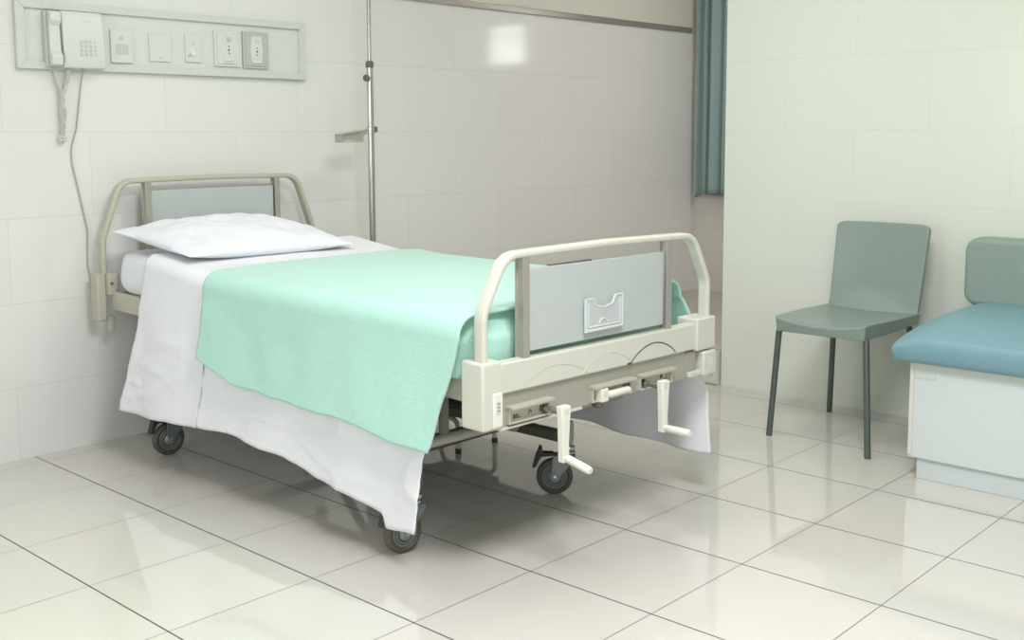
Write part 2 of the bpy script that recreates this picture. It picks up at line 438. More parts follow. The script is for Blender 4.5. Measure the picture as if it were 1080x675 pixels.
# crank housings, shafts and cranks
def housing(u0, u1, hole, marks):
    h = None
    bm = new()
    z0, z1 = .449, .494
    out = [(u0, z0), (u1, z0), (u1, z1), (u0, z1)]; r = .006
    inn = [(u0+r, z0+r), (u1-r*1.5, z0+r), (u1-r*1.5, z1-r*1.6), (u0+r, z1-r*1.6)]
    A = [bm.verts.new(FT(a, .026, c)) for a, c in out]; B = [bm.verts.new(FT(a, .026, c)) for a, c in inn]
    D = [bm.verts.new(FT(a, .015, c)) for a, c in inn]; E = [bm.verts.new(FT(a, .010, c)) for a, c in out]
    for i in range(4):
        j = (i+1) % 4
        bm.faces.new((A[i], A[j], B[j], B[i])); bm.faces.new((B[i], B[j], D[j], D[i])); bm.faces.new((E[i], E[j], A[j], A[i]))
    bm.faces.new(D); bm.faces.new(E)
    h = link('crank_housing', bm, head_paint, bed, 30, .001)
    # top hood of the housing
    bm = new(); prism(bm, [(u0-.002, z1-.002), (u1+.004, z1-.002), (u1+.004, z1+.006), (u0-.002, z1+.006)], .010, .040, lambda a, c, d: FT(a, d, c)); link('hood', bm, head_paint, h, 30, .001)
    for a, c, ww, hh in marks:
        bm = new(); prism(bm, [(a, c), (a+ww, c), (a+ww, c+hh), (a, c+hh)], .0148, .0158, lambda p, q, d: FT(p, d, q)); link('printed_mark', bm, ink_m, h, 0)
    bm = new(); lathe(bm, [(.014, 0), (.014, .006), (.010, .006), (.010, .002)], FT(hole, .0145, .471), FN, 20); link('shaft_socket', bm, under, h)
    return h
housing(-.427, -.262, -.284, [(-.418, .459, .003, .018), (-.402, .460, .008, .012), (-.391, .460, .003, .012), (-.386, .460, .003, .012), (-.380, .460, .006, .003), (-.342, .464, .003, .010), (-.338, .472, .006, .003), (-.333, .464, .003, .010)])
housing(-.081, .105, .085, [])
housing(.142, .308, .163, [(.255, .468, .012, .014), (.273, .464, .010, .003), (.287, .464, .003, .014)])
def crank(u, off, length, m=plastic_white, dip=0):
    c_ = None
    bm = new()
    u1 = u - .008
    # the arm: cast lever, wider at the hub, with a hollow back
    pts = []
    z = .471
    def arm(a, c, d): return FT(u + a, off + d, z + c)
    out = [(-.020, .020), (.018, .020), (.020, .008), (.016, -.03), (.012, -length+.035), (.014, -length+.010), (.012, -length-.014), (-.012, -length-.014), (-.016, -.02)]
    prism(bm, out, -.010, .012, arm)
    c = link('crank', bm, m, bed, 30, .003)
    bm = new(); rod(bm, FT(u, .014, z), FT(u, off-.008, z), .0085); link('crank_shaft', bm, steel, c)
    bm = new(); lathe(bm, [(.0095, 0), (.0115, .01), (.0115, .085), (.009, .092)], FT(u, off+.012, z-length), FN+Vector((0, 0, -dip)), 20); link('crank_handle', bm, m, c)
    bm = new(); lathe(bm, [(.0065, 0), (.0065, .006)], FT(u, off+.010, z-length), FN, 12); link('handle_pin', bm, under, c)
    bm = new(); prism(bm, [(-.008, -.006), (.008, -.006), (.008, .012), (-.008, .012)], .012, .0128, arm); link('sticker', bm, plastic_wall, c, 0)
    return c
crank(-.284, .095, .128, dip=.2)
crank(.163, .098, .128)
# the folded middle crank lying in its housing
bm = new(); prism(bm, [(-.060, .450), (-.030, .450), (-.030, .490), (-.060, .490)], .016, .045, lambda a, c, d: FT(a, d, c)); c = link('crank', bm, plastic_white, bed, 30, .003)
bm = new(); lathe(bm, [(.008, 0), (.0105, .008), (.0105, .095), (.009, .102)], FT(-.028, .036, .468), FU, 20); link('crank_handle', bm, plastic_white, c)
bm = new(); prism(bm, [(-.052, .464), (-.038, .464), (-.038, .480), (-.052, .480)], .045, .0458, lambda a, c, d: FT(a, d, c)); link('sticker', bm, plastic_wall, c, 0)
bm = new(); lathe(bm, [(.007, 0), (.007, .03)], FT(-.055, .005, .437), FN, 12); link('plate_knob', bm, under, bed)
bm = new(); lathe(bm, [(.020, 0), (.020, .05)], FT(-.37, -.06, .432), FN, 20); link('mechanism_knob', bm, under, bed)

# chart holder on the foot panel
bm = new()
U0, U1, H0, H1 = -.106, .062, .668, .762
ol = [(U0, H0), (U1, H0), (U1, H1+.002), (U1-.035, H1+.002), (U1-.045, H1-.022), (-.022, H1-.030), (U0+.045, H1-.022), (U0+.036, H1), (U0, H1)]
prism(bm, ol, .016, .018, lambda a, c, d: FT(a, d, c))
hd = link('chart_holder', bm, acrylic, bed, 0)
def strip(name, pts, r, par, m):
    bm = new(); sweep(bm, [FT(a, .018, c) for a, c in pts], rrect(r*2, .006, .0008, 2), b=tuple(FN)); return link(name, bm, m, par, 30)
strip('holder_rim', fillet([Vector((a, c, 0)) for a, c in ol[2:9]], .008, 4) and [(v.x, v.y) for v in fillet([Vector((a, c, 0)) for a, c in ol[2:9]], .012, 4)], .002, hd, acrylic_edge)
strip('holder_edge', [(U0, H1), (U0, H0), (U1, H0), (U1, H1)], .0028, hd, acrylic_edge)
strip('holder_edge', [(U0+.012, H1-.01), (U0+.012, H0+.010), (U1-.012, H0+.010), (U1-.012, H1-.01)], .0014, hd, acrylic_edge)
strip('holder_slot', [(-.040+.018*math.cos(PI-PI*i/8)+.014, H0+.014+.016*math.sin(PI*i/8)) for i in range(9)], .0016, hd, acrylic_edge)

# side rails, deck, base
def beam(name, a, b, w, h, m, bev=.003):
    bm = new(); sweep(bm, [a, b], rrect(h, w, .003, 2), b=None if abs((Vector(b)-Vector(a)).normalized().z) > .5 else (Vector(b)-Vector(a)).normalized().cross(Vector((0, 0, 1))).normalized())
    return link(name, bm, m, bed, 30)
for X0 in (.745, 1.712):
    beam('side_rail', (X0, .06, .545), (X0, 2.07, .597), .026, .072, head_paint)
bm = new()
for i in range(14):
    y = .16+i*.14; z = .565+.052*y/2.1
    box(bm, (.76, y, z), (1.70, y+.09, z+.012))
link('mattress_deck', bm, under, bed, 30)
beam('end_rail', (.76, 2.05, .58), (1.70, 2.05, .58), .03, .05, head_paint)
beam('end_rail', (.76, .08, .50), (1.70, .08, .50), .03, .09, under)
for X0 in (.812, 1.505):
    beam('base_beam', (X0, .375, .197), (X0, 1.93, .197), .04, .036, under)
for y in (.66, 1.60):
    beam('base_beam', (.83, y, .197), (1.487, y, .197), .04, .036, under)
bm = new(); rod(bm, (.745, .30, .345), (1.712, .30, .325), .017, 20); link('torsion_tube', bm, plate_paint, bed)
bm = new(); rod(bm, (.80, .42, .31), (1.50, .42, .30), .013, 20); link('torsion_tube', bm, under, bed)
for X0, s in ((.85, 1), (1.46, 1)):
    for (ya, yb) in ((.66, .30), (1.60, 1.30)):
        beam('lift_arm', (X0, ya, .21), (X0, yb, .50 if yb > 1 else .345), .025, .035, under)
for X0 in (.85, 1.46):
    beam('lift_bracket', (X0, .30, .36), (X0, .30, .54), .03, .03, under)
bm = new(); rod(bm, (1.07, .02, .471), (1.07, 1.2, .50), .011); link('screw_rod', bm, steel, bed)
bm = new(); rod(bm, (1.38, .02, .471), (1.38, 1.2, .50), .011); link('screw_rod', bm, steel, bed)

def caster(wx, wy, heading, stem_top, trail=.05, brake=True):
    hx = Vector((heading[0], heading[1], 0)).normalized(); ax = Vector((-hx.y, hx.x, 0))
    if ax.y > 0: ax = -ax         # faces the camera side
    R = .063; O = Vector((wx, wy, R))
    # fork: horn plates either side + crown
    bm = new()
    S = O + hx*trail
    for s in (-1, 1):
        def fn(a, c, d): return O + hx*a + Vector((0, 0, c)) + ax*(s*d)
        prism(bm, [(-.012, -.012), (.012, -.014), (.016, .0), (trail+.022, .064), (trail+.022, .076), (trail-.05, .078), (trail-.058, .064)], .021, .0245, fn)
    def fn2(a, c, d): return O + hx*a + ax*c + Vector((0, 0, d))
    prism(bm, [(trail-.058, -.0245), (trail+.022, -.0245), (trail+.022, .0245), (trail-.058, .0245)], .072, .078, fn2)
    c = link('caster', bm, fork, bed, 30, .0015)
    bm = new()
    lathe(bm, [(.045, -.010), (.050, -.016), (.058, -.0155), (R, -.009), (R, .009), (.058, .0155), (.050, .016), (.045, .010)], O, ax, 40); link('caster_wheel', bm, tyre, c, 50)
    bm = new()
    lathe(bm, [(.046, -.0125), (.046, .0125)], O, ax, 36); link('wheel_disc', bm, under, c, 30)
    bm = new()
    for rr, dd in ((.040, .0135), (.031, .0142)):
        p = [O + ax*dd + (hx*math.cos(t)+Vector((0, 0, 1))*math.sin(t))*rr for t in [2*PI*i/40 for i in range(40)]]
        sweep(bm, p, circ(.0014, 6), closed=True)
    link('wheel_ring', bm, disc, c)
    bm = new(); lathe(bm, [(.022, .012), (.022, .019), (.012, .0245), (.012, .027)], O, ax, 24); link('wheel_hub', bm, disc, c, 40)
    bm = new(); lathe(bm, [(.006, .027), (.006, .030), (.003, .031)], O, ax, 12); link('axle_bolt', bm, steel, c)
    # swivel head + stem
    bm = new(); lathe(bm, [(.020, .141), (.022, .146), (.022, .150), (.016, .152), (.020, .156), (.022, .164), (.020, .170), (.012, .174), (.011, .18)], (S.x, S.y, 0), (0, 0, 1), 28); link('swivel_bearing', bm, steel, c, 40)
    bm = new(); lathe(bm, [(.013, .178), (.013, .188), (.0165, .190), (.0165, stem_top-.01), (.012, stem_top)], (S.x, S.y, 0), (0, 0, 1), 24); link('caster_stem', bm, plate_paint, c, 40)
    if brake:
        bm = new()
        prism(bm, [(-.055, .055), (-.064, .035), (-.078, .030), (-.066, .075), (-.052, .108), (-.044, .102), (-.042, .085), (-.005, .084), (-.002, .074), (-.045, .070)], -.016, .016, lambda a, cc, d: O + hx*a + Vector((0, 0, cc)) + ax*d)
        link('brake_pedal', bm, dark, c, 30, .002)
    return c
caster(1.471, .397, (.65, -.76), .258)
caster(.753, .382, (1, -.12), .258, .048)
caster(.817, 1.83, (-.25, 1), .258, .045) if False else caster(.817, 1.83, (1, -.1), .258, .045)
caster(1.50, 1.84, (.3, 1), .258, .045)

# ------------------------------------------------------------------ mattress
def ztop(y): return pw(y, [(0, .722), (1.2, .733), (1.45, .752), (1.75, .79), (2.1, .803)])
bm = new()
def mattress():
    x0, x1, y0, y1 = .735, 1.715, .10, 2.058; r = .06
    prof = []
    for i in range(25):   # side section, superellipse-ish from bottom to top
        t = -PI/2 + PI*i/24
        prof.append((math.copysign(abs(math.cos(t))**.55, math.cos(t)), math.copysign(abs(math.sin(t))**.8, math.sin(t))))
    rings = []
    n = 96
    outl = rrect(x1-x0, y1-y0, .09, n//4-1)
    for c, s in prof:
        ring = []
        for (a, b) in outl:
            k = 1-c
            px = a*(1-.11*k) ; py = b*(1-.055*k)
            y = (y0+y1)/2+py; zt = ztop(y)-.008; zb = .585+.045*y/2.1
            zc, hh = (zt+zb)/2, (zt-zb)/2
            x = (x0+x1)/2+px
            z = zc+hh*s + .004*nz(x*5, y*5, s)*(1-abs(c))
            ring.append(bm.verts.new((x+.006*nz(y*6, z*14, 1)*c, y, z)))
        rings.append(ring)
    m = len(outl)
    for A, D in zip(rings, rings[1:]):
        for i in range(m): bm.faces.new((A[i], A[(i+1) % m], D[(i+1) % m], D[i]))
    bm.faces.new(rings[0][::-1]); 
    # top cap: fill with centre grid approximated by fan rings
    c_ = [bm.verts.new(((x0+x1)/2+(v.co.x-(x0+x1)/2)*.5, (y0+y1)/2+(v.co.y-(y0+y1)/2)*.98, ztop(v.co.y)-.006)) for v in rings[-1]]
    for i in range(m): bm.faces.new((rings[-1][i], rings[-1][(i+1) % m], c_[(i+1) % m], c_[i]))
    bm.faces.new(c_)
mattress()
tag(link('mattress', bm, sheet_in, smooth=60), 'mattress in a white fitted cover lying on the hospital bed frame', 'mattress')

# ------------------------------------------------------------------ draped cloths
XN, XF = .722, 1.728     # mattress edges near and far
def drape(name, lay, ya_top, yb_top, near, far, rad, amp, nyy=150, seed=0, crown=.006, folds=16):
    """near/far: dict(z=fn(y)->hem height, y0=foot edge shift at hem, y1=head edge shift at hem, out=hem flare)"""
    bm = new()
    NS = 44; NT = 30
    rows = []
    for i in range(nyy):
        t = i/(nyy-1)
        row = []
        def hang(side, hfrac):
            d = near if side < 0 else far
            y0 = lerp(ya_top, d['y0'], sst(.26, .56, hfrac) if side > 0 and d.get('snap') else hfrac); y1 = lerp(yb_top, d['y1'], hfrac)
            y = lerp(y0, y1, t)
            yt = lerp(ya_top, yb_top, t)
            zt = ztop(yt)+lay - rad; zh = d['z'](lerp(d['y0'], d['y1'], t))
            z = lerp(zt, zh, hfrac)
            fl = d['out']*(hfrac**1.3 if side < 0 else hfrac**.6)
            rid = abs(nz(y*3.1+hfrac*2, hfrac*3.5-y*1.7, seed+20)); rid2 = abs(nz(y*6.3-hfrac*3, hfrac*5+y*2, seed+31))
            am = amp*sst(0, .5, hfrac)
            wv = am*(d.get('crease', 0)*(1.0*math.exp(-rid*13)+.5*math.exp(-rid2*16)) + .7*math.sin(y*folds+2.1*nz(y*2, seed, hfrac*.8)+seed) + 1.1*nz(y*7, hfrac*1.5, seed+3))
            ed = d.get('edge')
            if ed: wv += ed(y, hfrac)
            xe = (XN - lay - fl + wv) if side < 0 else (XF + lay + fl - wv)
            return (xe, y + .006*nz(z*9, seed), z + (.006*nz(y*8, seed+9) if hfrac > .97 else 0))
        for j in range(NS): row.append(hang(-1, 1-j/(NS-1)))
        yt = lerp(ya_top, yb_top, t); zt = ztop(yt)+lay
        for j in range(1, 7):
            a = (PI/2)*j/7
            row.append((XN-lay+rad-rad*math.cos(a), yt, zt-rad+rad*math.sin(a)))
        for j in range(NT):
            s = j/(NT-1); x = lerp(XN-lay+rad, XF+lay-rad, s)
            row.append((x, yt + .008*nz(x*6, seed+yt*3)*(1 if i in (0, nyy-1) else .5), zt + crown*math.sin(PI*s) + .004*nz(x*5, yt*4, seed)))
        for j in range(1, 7):
            a = (PI/2)*(1-j/7)
            row.append((XF+lay-rad+rad*math.cos(a), yt, zt-rad+rad*math.sin(a)))
        for j in range(NS): row.append(hang(1, j/(NS-1)))
        rows.append([bm.verts.new(p) for p in row])
    for A, D in zip(rows, rows[1:]):
        for j in range(len(A)-1): bm.faces.new((A[j], A[j+1], D[j+1], D[j]))
    return bm, rows
# white sheet
sh_near = dict(z=lambda y: pw(y, [(.20, .115), (.27, .112), (.37, .098), (.385, .14), (.55, .165), (.72, .182), (.87, .215), (1.19, .229), (1.37, .224), (1.63, .208), (1.89, .20)]), y0=.235, y1=1.885, out=.045, crease=-.8)
sh_far = dict(z=lambda y: pw(y, [(0, .145), (.25, .148), (.5, .165), (2, .19)]), y0=-.02, y1=1.80, out=.075, snap=True,
              edge=lambda y, h: .010*math.sin(y*22)*h*sst(.6, 0, y))
bm, rows = drape('sheet', .004, .17, 1.752, sh_near, sh_far, .05, .009, 170, 1.3)
sheet = link('bed_sheet', bm, sheet_m, smooth=80); solid(sheet, .0025)
tag(sheet, 'white flat sheet over the hospital bed hanging low under the mint blanket', 'sheet')
# turned-down second layer near the head
def turn(h, t): pass
tn = dict(z=lambda y: pw(y, [(1.36, .222), (1.63, .206), (1.9, .197)]), y0=1.365, y1=1.895, out=.055, crease=-.8)
tf = dict(z=lambda y: .30, y0=1.30, y1=1.80, out=.05)
bm, rows = drape('cuff', .013, 1.315, 1.757, tn, tf, .05, .007, 60, 4.1)
cuff = link('turned_down_fold', bm, sheet_m, sheet, smooth=80); solid(cuff, .0025)
# mint blanket
bl_near = dict(z=lambda y: pw(y, [(.15, .362), (.33, .377), (.45, .392), (.68, .400), (.90, .405), (1.09, .414), (1.25, .455), (1.335, .487)]), y0=.165, y1=1.318, out=.040)
bl_far = dict(z=lambda y: pw(y, [(0, .425), (1.4, .43)]), y0=-.02, y1=1.30, out=.06)
bm, rows = drape('blanket', .028, .075, 1.335, bl_near, bl_far, .06, .0075, 150, 7.7, .008, 7)
blanket = link('blanket', bm, blanket_m, smooth=80); solid(blanket, .008)
tag(blanket, 'mint green fleece blanket spread over the foot half of the hospital bed', 'blanket')
# the foot end of the blanket falling between mattress and footboard
bm = new()
plan = fillet([(XN+.002, .42, 0), (XN+.002, .066, 0), (XF-.002, .066, 0), (XF-.002, .42, 0)], [0, .09, .09, 0], 10)
cum = [0]
for a, b in zip(plan, plan[1:]): cum.append(cum[-1]+(b-a).length)
def along(t):
    d = t*cum[-1]; k = 0
    while k < len(plan)-2 and cum[k+1] < d: k += 1
    return plan[k].lerp(plan[k+1], (d-cum[k])/(cum[k+1]-cum[k]))
def footdrop(u, v):
    p = along(u); c_ = Vector(((XN+XF)/2, .8, 0)); inw = (c_-p).normalized()
    k = math.cos(min(v*3, 1)*PI/2)
    q = p + inw*(.045*k - .010*math.sin(u*31)*v - .008*nz(u*9, v*2))
    zt = ztop(p.y)+.024
    z = zt - .030*(1-math.sin(min(v*3, 1)*PI/2)*1)*0 - (.02*(1-k) + .155*v**1.1) + .004*k
    return (q.x, q.y, z)
grid(bm, 130, 26, footdrop)
o = link('foot_drop', bm, blanket_m, blanket, smooth=80); solid(o, .008)

# ------------------------------------------------------------------ pillow
bm = new()
FL, FR, BL, BR = Vector((.755, 1.515, .806)), Vector((1.50, 1.49, .800)), Vector((.70, 1.995, .878)), Vector((1.52, 2.02, .86))
def pil(u, v, s):
    U, V = u*2-1, v*2-1
    pin = 1-.05*(1-U*U)*abs(V)**6; pin2 = 1-.045*(1-V*V)*abs(U)**6
    uu = (U*pin2+1)/2; vv = (V*pin+1)/2
    base = FL.lerp(FR, uu).lerp(BL.lerp(BR, uu), vv)
    th = (max(0, 1-abs(U)**2.6)**.62)*(max(0, 1-abs(V)**2.4)**.60)
    cen = .052*(1-.25*V)
    w = .007*nz(u*5, v*5, 2)+.004*nz(u*11, v*9, 5) + .002*math.sin(9*u+14*v) - .006*math.exp(-abs(nz(u*4+v, v*4-u, 11))*18)
    if s > 0: z = base.z + th*(.070+.012*V*0) + w*th*2 + .010*th*math.exp(-((U+.05)**2+(V-.1)**2)*3)
    else: z = max(base.z - th*.05, ztop(base.y)+.018) if th > .05 else base.z
    if s < 0: z = min(z, base.z)
    return (base.x, base.y, z)
n1, n2 = 70, 50
T = grid(bm, n1, n2, lambda u, v: pil(u, v, 1)); Bt = grid(bm, n1, n2, lambda u, v: pil(u, v, -1))
bmesh.ops.remove_doubles(bm, verts=bm.verts, dist=.0004)
tag(link('pillow', bm, mat('pillow_cotton', (230, 232, 238), .85, 0, .02, 9, .35, 30, .2, .1), smooth=80), 'plump white pillow resting at the head of the hospital bed', 'pillow')

# ------------------------------------------------------------------ IV stand
IX, IY = 1.975, 1.95
iv = thing('iv_stand', 'slim chrome infusion pole on a footed base behind the bed', 'iv stand', (IX, IY, 0))
bm = new(); rod(bm, (IX, IY, .06), (IX, IY, 1.565), .0148, 20); link('lower_tube', bm, steel, iv)
bm = new(); rod(bm, (IX, IY, 1.50), (IX, IY, 2.15), .0095, 20); link('upper_tube', bm, steel, iv)
bm = new(); lathe(bm, [(.0135, 1.550), (.0185, 1.553), (.0185, 1.578), (.012, 1.582)], (IX, IY, 0), (0, 0, 1), 20); link('collar', bm, under, iv)
bm = new(); lathe(bm, [(.006, .0), (.006, .012), (.015, .015), (.016, .028), (.010, .034)], (IX-.010, IY-.006, 1.503), (-1, -.35, 0), 20); link('tightening_knob', bm, under, iv)
bm = new()
for s in (-1, 1):
    p = [(IX, IY-.005, 2.14), (IX+s*.03, IY, 2.16), (IX+s*.09, IY, 2.15), (IX+s*.10, IY, 2.19)]
    sweep(bm, fillet(p, .02, 5), circ(.005, 10))
link('bag_hooks', bm, steel, iv)
# bracket arm pointing left
hb = None
bm = new(); lathe(bm, [(.0135, 1.248), (.019, 1.250), (.019, 1.280), (.0135, 1.283)], (IX, IY, 0), (0, 0, 1), 20); hb = link('holder_clamp', bm, steel, iv)
bm = new()
dl = Vector((-.93, -.10, 0)).normalized(); wd = Vector((.1, -.93, 0)).normalized()
def br(a, c, d): return Vector((IX, IY, 1.25)) + dl*a + Vector((0, 0, c)) + wd*d
prism(bm, [(.012, .028), (.060, .012), (.195, -.008), (.203, -.006), (.203, -.036), (.195, -.036), (.150, -.030), (.050, -.034), (.045, -.012), (.012, .004)], -.004, .0, br)
prism(bm, [(.060, .016), (.203, -.003), (.203, -.008), (.060, .010)], -.03, .012, br)
prism(bm, [(.050, -.034), (.203, -.036), (.203, -.040), (.050, -.038)], -.03, .012, br)
prism(bm, [(.196, -.002), (.203, -.002), (.203, -.040), (.196, -.040)], -.03, .012, br)
link('bottle_bracket', bm, alu, iv, 30, .0015)
bm = new(); box(bm, (IX+.012, IY-.012, 1.256), (IX+.032, IY+.006, 1.282)); link('clamp_screw', bm, under, iv, 30, .002)
for i in range(4):
    a = PI/4+PI/2*i
    if True:
        e = Vector((IX+.17*math.cos(a), IY+.17*math.sin(a), .055))
        bm = new(); sweep(bm, fillet([(IX, IY, .085), (IX+.04*math.cos(a), IY+.04*math.sin(a), .085), tuple(e)], .02, 4), rrect(.018, .022, .004, 2)); lg = link('leg', bm, steel, iv)
        bm = new(); lathe(bm, [(.020, -.008), (.025, -.006), (.025, .006), (.020, .008)], (e.x, e.y, .025), (math.sin(a), -math.cos(a), 0), 20); link('foot_wheel', bm, rubber, lg)
        bm = new(); rod(bm, (e.x, e.y, .03), (e.x, e.y, .06), .006, 10); link('wheel_stem', bm, steel, lg)

# ------------------------------------------------------------------ bedhead service panel and fittings
Yp = YW
def wp(name, pts, d0, d1, m, parent=None, bev=.0015, sm=30):
    bm = new(); prism(bm, pts, d0, d1, lambda a, c, d: (a, Yp-d, c)); return link(name, bm, m, parent, sm, bev)
def rect(x0, z0, x1, z1): return [(x0, z0), (x1, z0), (x1, z1), (x0, z1)]
pn = thing('service_panel', 'long white framed bedhead panel on the tiled wall above the bed', 'wall panel', (1.12, YW-.005, 1.49))
x0, x1, z0, z1 = .457, 1.782, 1.497, 1.752; fw_ = .034
wp('panel_board', rect(x0+.02, z0+.02, x1-.02, z1-.02), .002, .010, plastic_wall, pn, 0)
for nm, pts in (('frame_strip', [(x0, z0), (x1, z0), (x1-fw_, z0+fw_-.006), (x0+fw_, z0+fw_-.006)]), ('frame_strip', [(x0, z1), (x1, z1), (x1-fw_, z1-fw_+.006), (x0+fw_, z1-fw_+.006)]),
                ('frame_strip', [(x0, z0), (x0+fw_, z0+fw_-.006), (x0+fw_, z1-fw_+.006), (x0, z1)]), ('frame_strip', [(x1, z0), (x1-fw_, z0+fw_-.006), (x1-fw_, z1-fw_+.006), (x1, z1)])):
    wp(nm, pts, .001, .024, mat('panel_frame_white', (207, 210, 205), .4), pn, .002)
# fittings on the board
D0 = .010
o = wp('data_socket', rect(.832, 1.535, .925, 1.665), D0, D0+.010, plastic_wall); tag(o, 'white socket plate with two small grey jacks beside the wall phone', 'wall socket')
for xx in (.853, .882): wp('jack', rect(xx, 1.568, xx+.023, 1.608), D0+.010, D0+.0115, key_m, o, 0)
bm = new(); lathe(bm, [(.010, 0), (.010, .002)], (.878, Yp-D0-.010, 1.632), (0, -1, 0), 16); link('indicator', bm, key_m, o)
o = wp('blank_plate', rect(1.000, 1.548, 1.098, 1.660), D0, D0+.008, plastic_wall); tag(o, 'plain white blank cover plate in the middle of the bedhead panel', 'cover plate')
bm = new(); lathe(bm, [(.003, 0), (.003, .001)], (1.05, Yp-D0-.008, 1.562), (0, -1, 0), 8); link('screw', bm, ink_pale, o)
o = wp('round_socket', rect(1.165, 1.552, 1.242, 1.672), D0, D0+.008, plastic_wall); tag(o, 'narrow white plate with a small round socket on the bedhead panel', 'wall socket')
bm = new(); lathe(bm, [(.021, 0), (.021, .005), (.014, .006), (.014, .002)], (1.203, Yp-D0-.008, 1.598), (0, -1, 0), 24); link('socket_ring', bm, mat('ring_white', (224, 227, 222), .3), o)
bm = new(); lathe(bm, [(.007, 0), (.007, .004)], (1.182, Yp-D0-.008, 1.578), (0, -1, 0), 14); link('socket_knob', bm, key_m, o)
bm = new(); lathe(bm, [(.009, 0), (.009, .004)], (1.208, Yp-D0-.008, 1.632), (0, -1, 0), 14); link('socket_knob', bm, plastic_wall, o)
def outlet(xa, xb, za, zb, plate, lens, label, nm='power_outlet'):
    o = wp(nm, rect(xa, za, xb, zb), D0, D0+.010, plate); tag(o, label, 'power outlet')
    cx = (xa+xb)/2; h = zb-za
    wp('surround', rect(xa+.012, za+.010, xb-.012, zb-.012), D0+.010, D0+.014, plate, o)
    bm = new()
    prism(bm, [(cx-.026, za+.022), (cx+.026, za+.022), (cx+.032, za+h*.5), (cx+.026, zb-.020), (cx-.026, zb-.020), (cx-.032, za+h*.5)], D0+.012, D0+.018, lambda a, c, d: (a, Yp-d, c)); ins = link('insert', bm, plastic_wall, o, 30, .002)
    bm = new(); sweep(bm, [(cx-.008, Yp-D0-.018, zb-.038), (cx+.008, Yp-D0-.018, zb-.038)], rrect(.018, .010, .004), b=(0, 1, 0)); link('lens', bm, lens, ins)
    for k, zz in enumerate((.44, .54, .64)):
        bm = new(); lathe(bm, [(.003 if k != 1 else .0042, 0), (.003 if k != 1 else .0042, .001)], (cx, Yp-D0-.018, zb-h*zz), (0, -1, 0), 10); link('pin_hole', bm, ink_m, ins)
    wp('slot', rect(cx-.022, za+.012, cx+.022, za+.016), D0+.014, D0+.016, key_m, o, 0)
outlet(1.303, 1.438, 1.541, 1.694, plastic_wall, green_m, 'white power outlet with a pale green lens on the bedhead panel')
outlet(1.447, 1.580, 1.538, 1.698, mat('outlet_grey', (184, 190, 184), .4), plastic_wall, 'grey power outlet plate at the right end of the bedhead panel')

# wall phone
ph = thing('wall_phone', 'white corded wall telephone with keypad mounted on the bedhead panel', 'telephone', (.70, YW-.012, 1.50))
bm = new()
prism(bm, [(1.503, .012), (1.503, .052), (1.53, .062), (1.70, .046), (1.722, .036), (1.722, .012)], .622, .790, lambda c, d, a: (a, Yp-d, c))
body = link('phone_body', bm, plastic_wall, ph, 30, .006)
def pface(x, z, e=0): return (x, Yp-(.062-(z-1.53)*(.016/.17))-e, z)
for i in range(4):
    for j in range(4):
        x = .692+i*.0188; z = 1.556+j*.0165
        r = .0064 if i < 3 else .0036
        bm = new(); lathe(bm, [(r, 0), (r, .003), (r*.8, .004)], pface(x, z, -.001), (0, -1, .1), 14); link('key', bm, key_m, body)
bm = new(); prism(bm, [(.700, 1.686), (.738, 1.6845), (.738, 1.6865), (.700, 1.688)], 0, .001, lambda a, c, d: pface(a, c, d)); link('brand_line', bm, key_m, body, 0)
# cradle groove + handset on the left side
bm = new()
prism(bm, [(1.505, .012), (1.505, .040), (1.715, .034), (1.715, .012)], .560, .622, lambda c, d, a: (a, Yp-d, c)); link('cradle', bm, key_m, ph, 30, .003)
bm = new()
hs = [(1.508, .045), (1.512, .072), (1.545, .076), (1.565, .060), (1.66, .056), (1.68, .070), (1.712, .066), (1.718, .040), (1.69, .036), (1.53, .040)]
prism(bm, hs, .568, .612, lambda c, d, a: (a, Yp-d, c)); link('handset', bm, plastic_wall, ph, 30, .006)
# coiled cord: two twisted strands down to a knot
def coil(path, r, turns, wire):
    bm = new(); n = turns*10; P = [Vector(p) for p in path]; L = [0]
    for a, b in zip(P, P[1:]): L.append(L[-1]+(b-a).length)
    out = []
    for i in range(n+1):
        s = L[-1]*i/n; k = 0
        while k < len(L)-2 and L[k+1] < s: k += 1
        q = P[k].lerp(P[k+1], (s-L[k])/(L[k+1]-L[k])); t = (P[k+1]-P[k]).normalized()
        u = t.cross(Vector((0, 1, 0))).normalized(); v = t.cross(u)
        a = 2*PI*i/10; out.append(q+u*r*math.cos(a)+v*r*math.sin(a))
    sweep(bm, out, circ(wire, 5)); return bm
yc = Yp-.018
pa = fillet([(.592, Yp-.03, 1.512), (.612, yc, 1.44), (.624, yc-.008, 1.38), (.612, yc, 1.33), (.622, yc-.006, 1.29), (.616, yc, 1.235)], .04, 6)
pb = fillet([(.650, Yp-.03, 1.500), (.642, yc, 1.44), (.612, yc, 1.38), (.632, yc-.008, 1.33), (.618, yc, 1.29), (.622, yc, 1.235)], .04, 6)
link('handset_cord', coil(pa, .007, 44, .0022), coil_m, ph); link('handset_cord', coil(pb, .007, 44, .0022), coil_m, ph)
link('cord_knot', coil([(.612, yc, 1.245), (.604, yc, 1.232), (.614, yc-.004, 1.222), (.628, yc, 1.230), (.622, yc, 1.246)], .006, 14, .0022), coil_m, ph)
bm = new()
y_ = Yp-.006
sweep(bm, fillet([(.708, Yp-.03, 1.503), (.706, y_, 1.44), (.694, y_, 1.36), (.680, y_, 1.27), (.653, y_, 1.19), (.656, y_, 1.13), (.678, y_, 1.02), (.705, y_, .87), (.699, y_, .73), (.711, y_, .65), (.738, y_, .54), (.742, y_, .50)], .15, 8), circ(.0026, 8))
link('line_cord', bm, cord_m, ph)

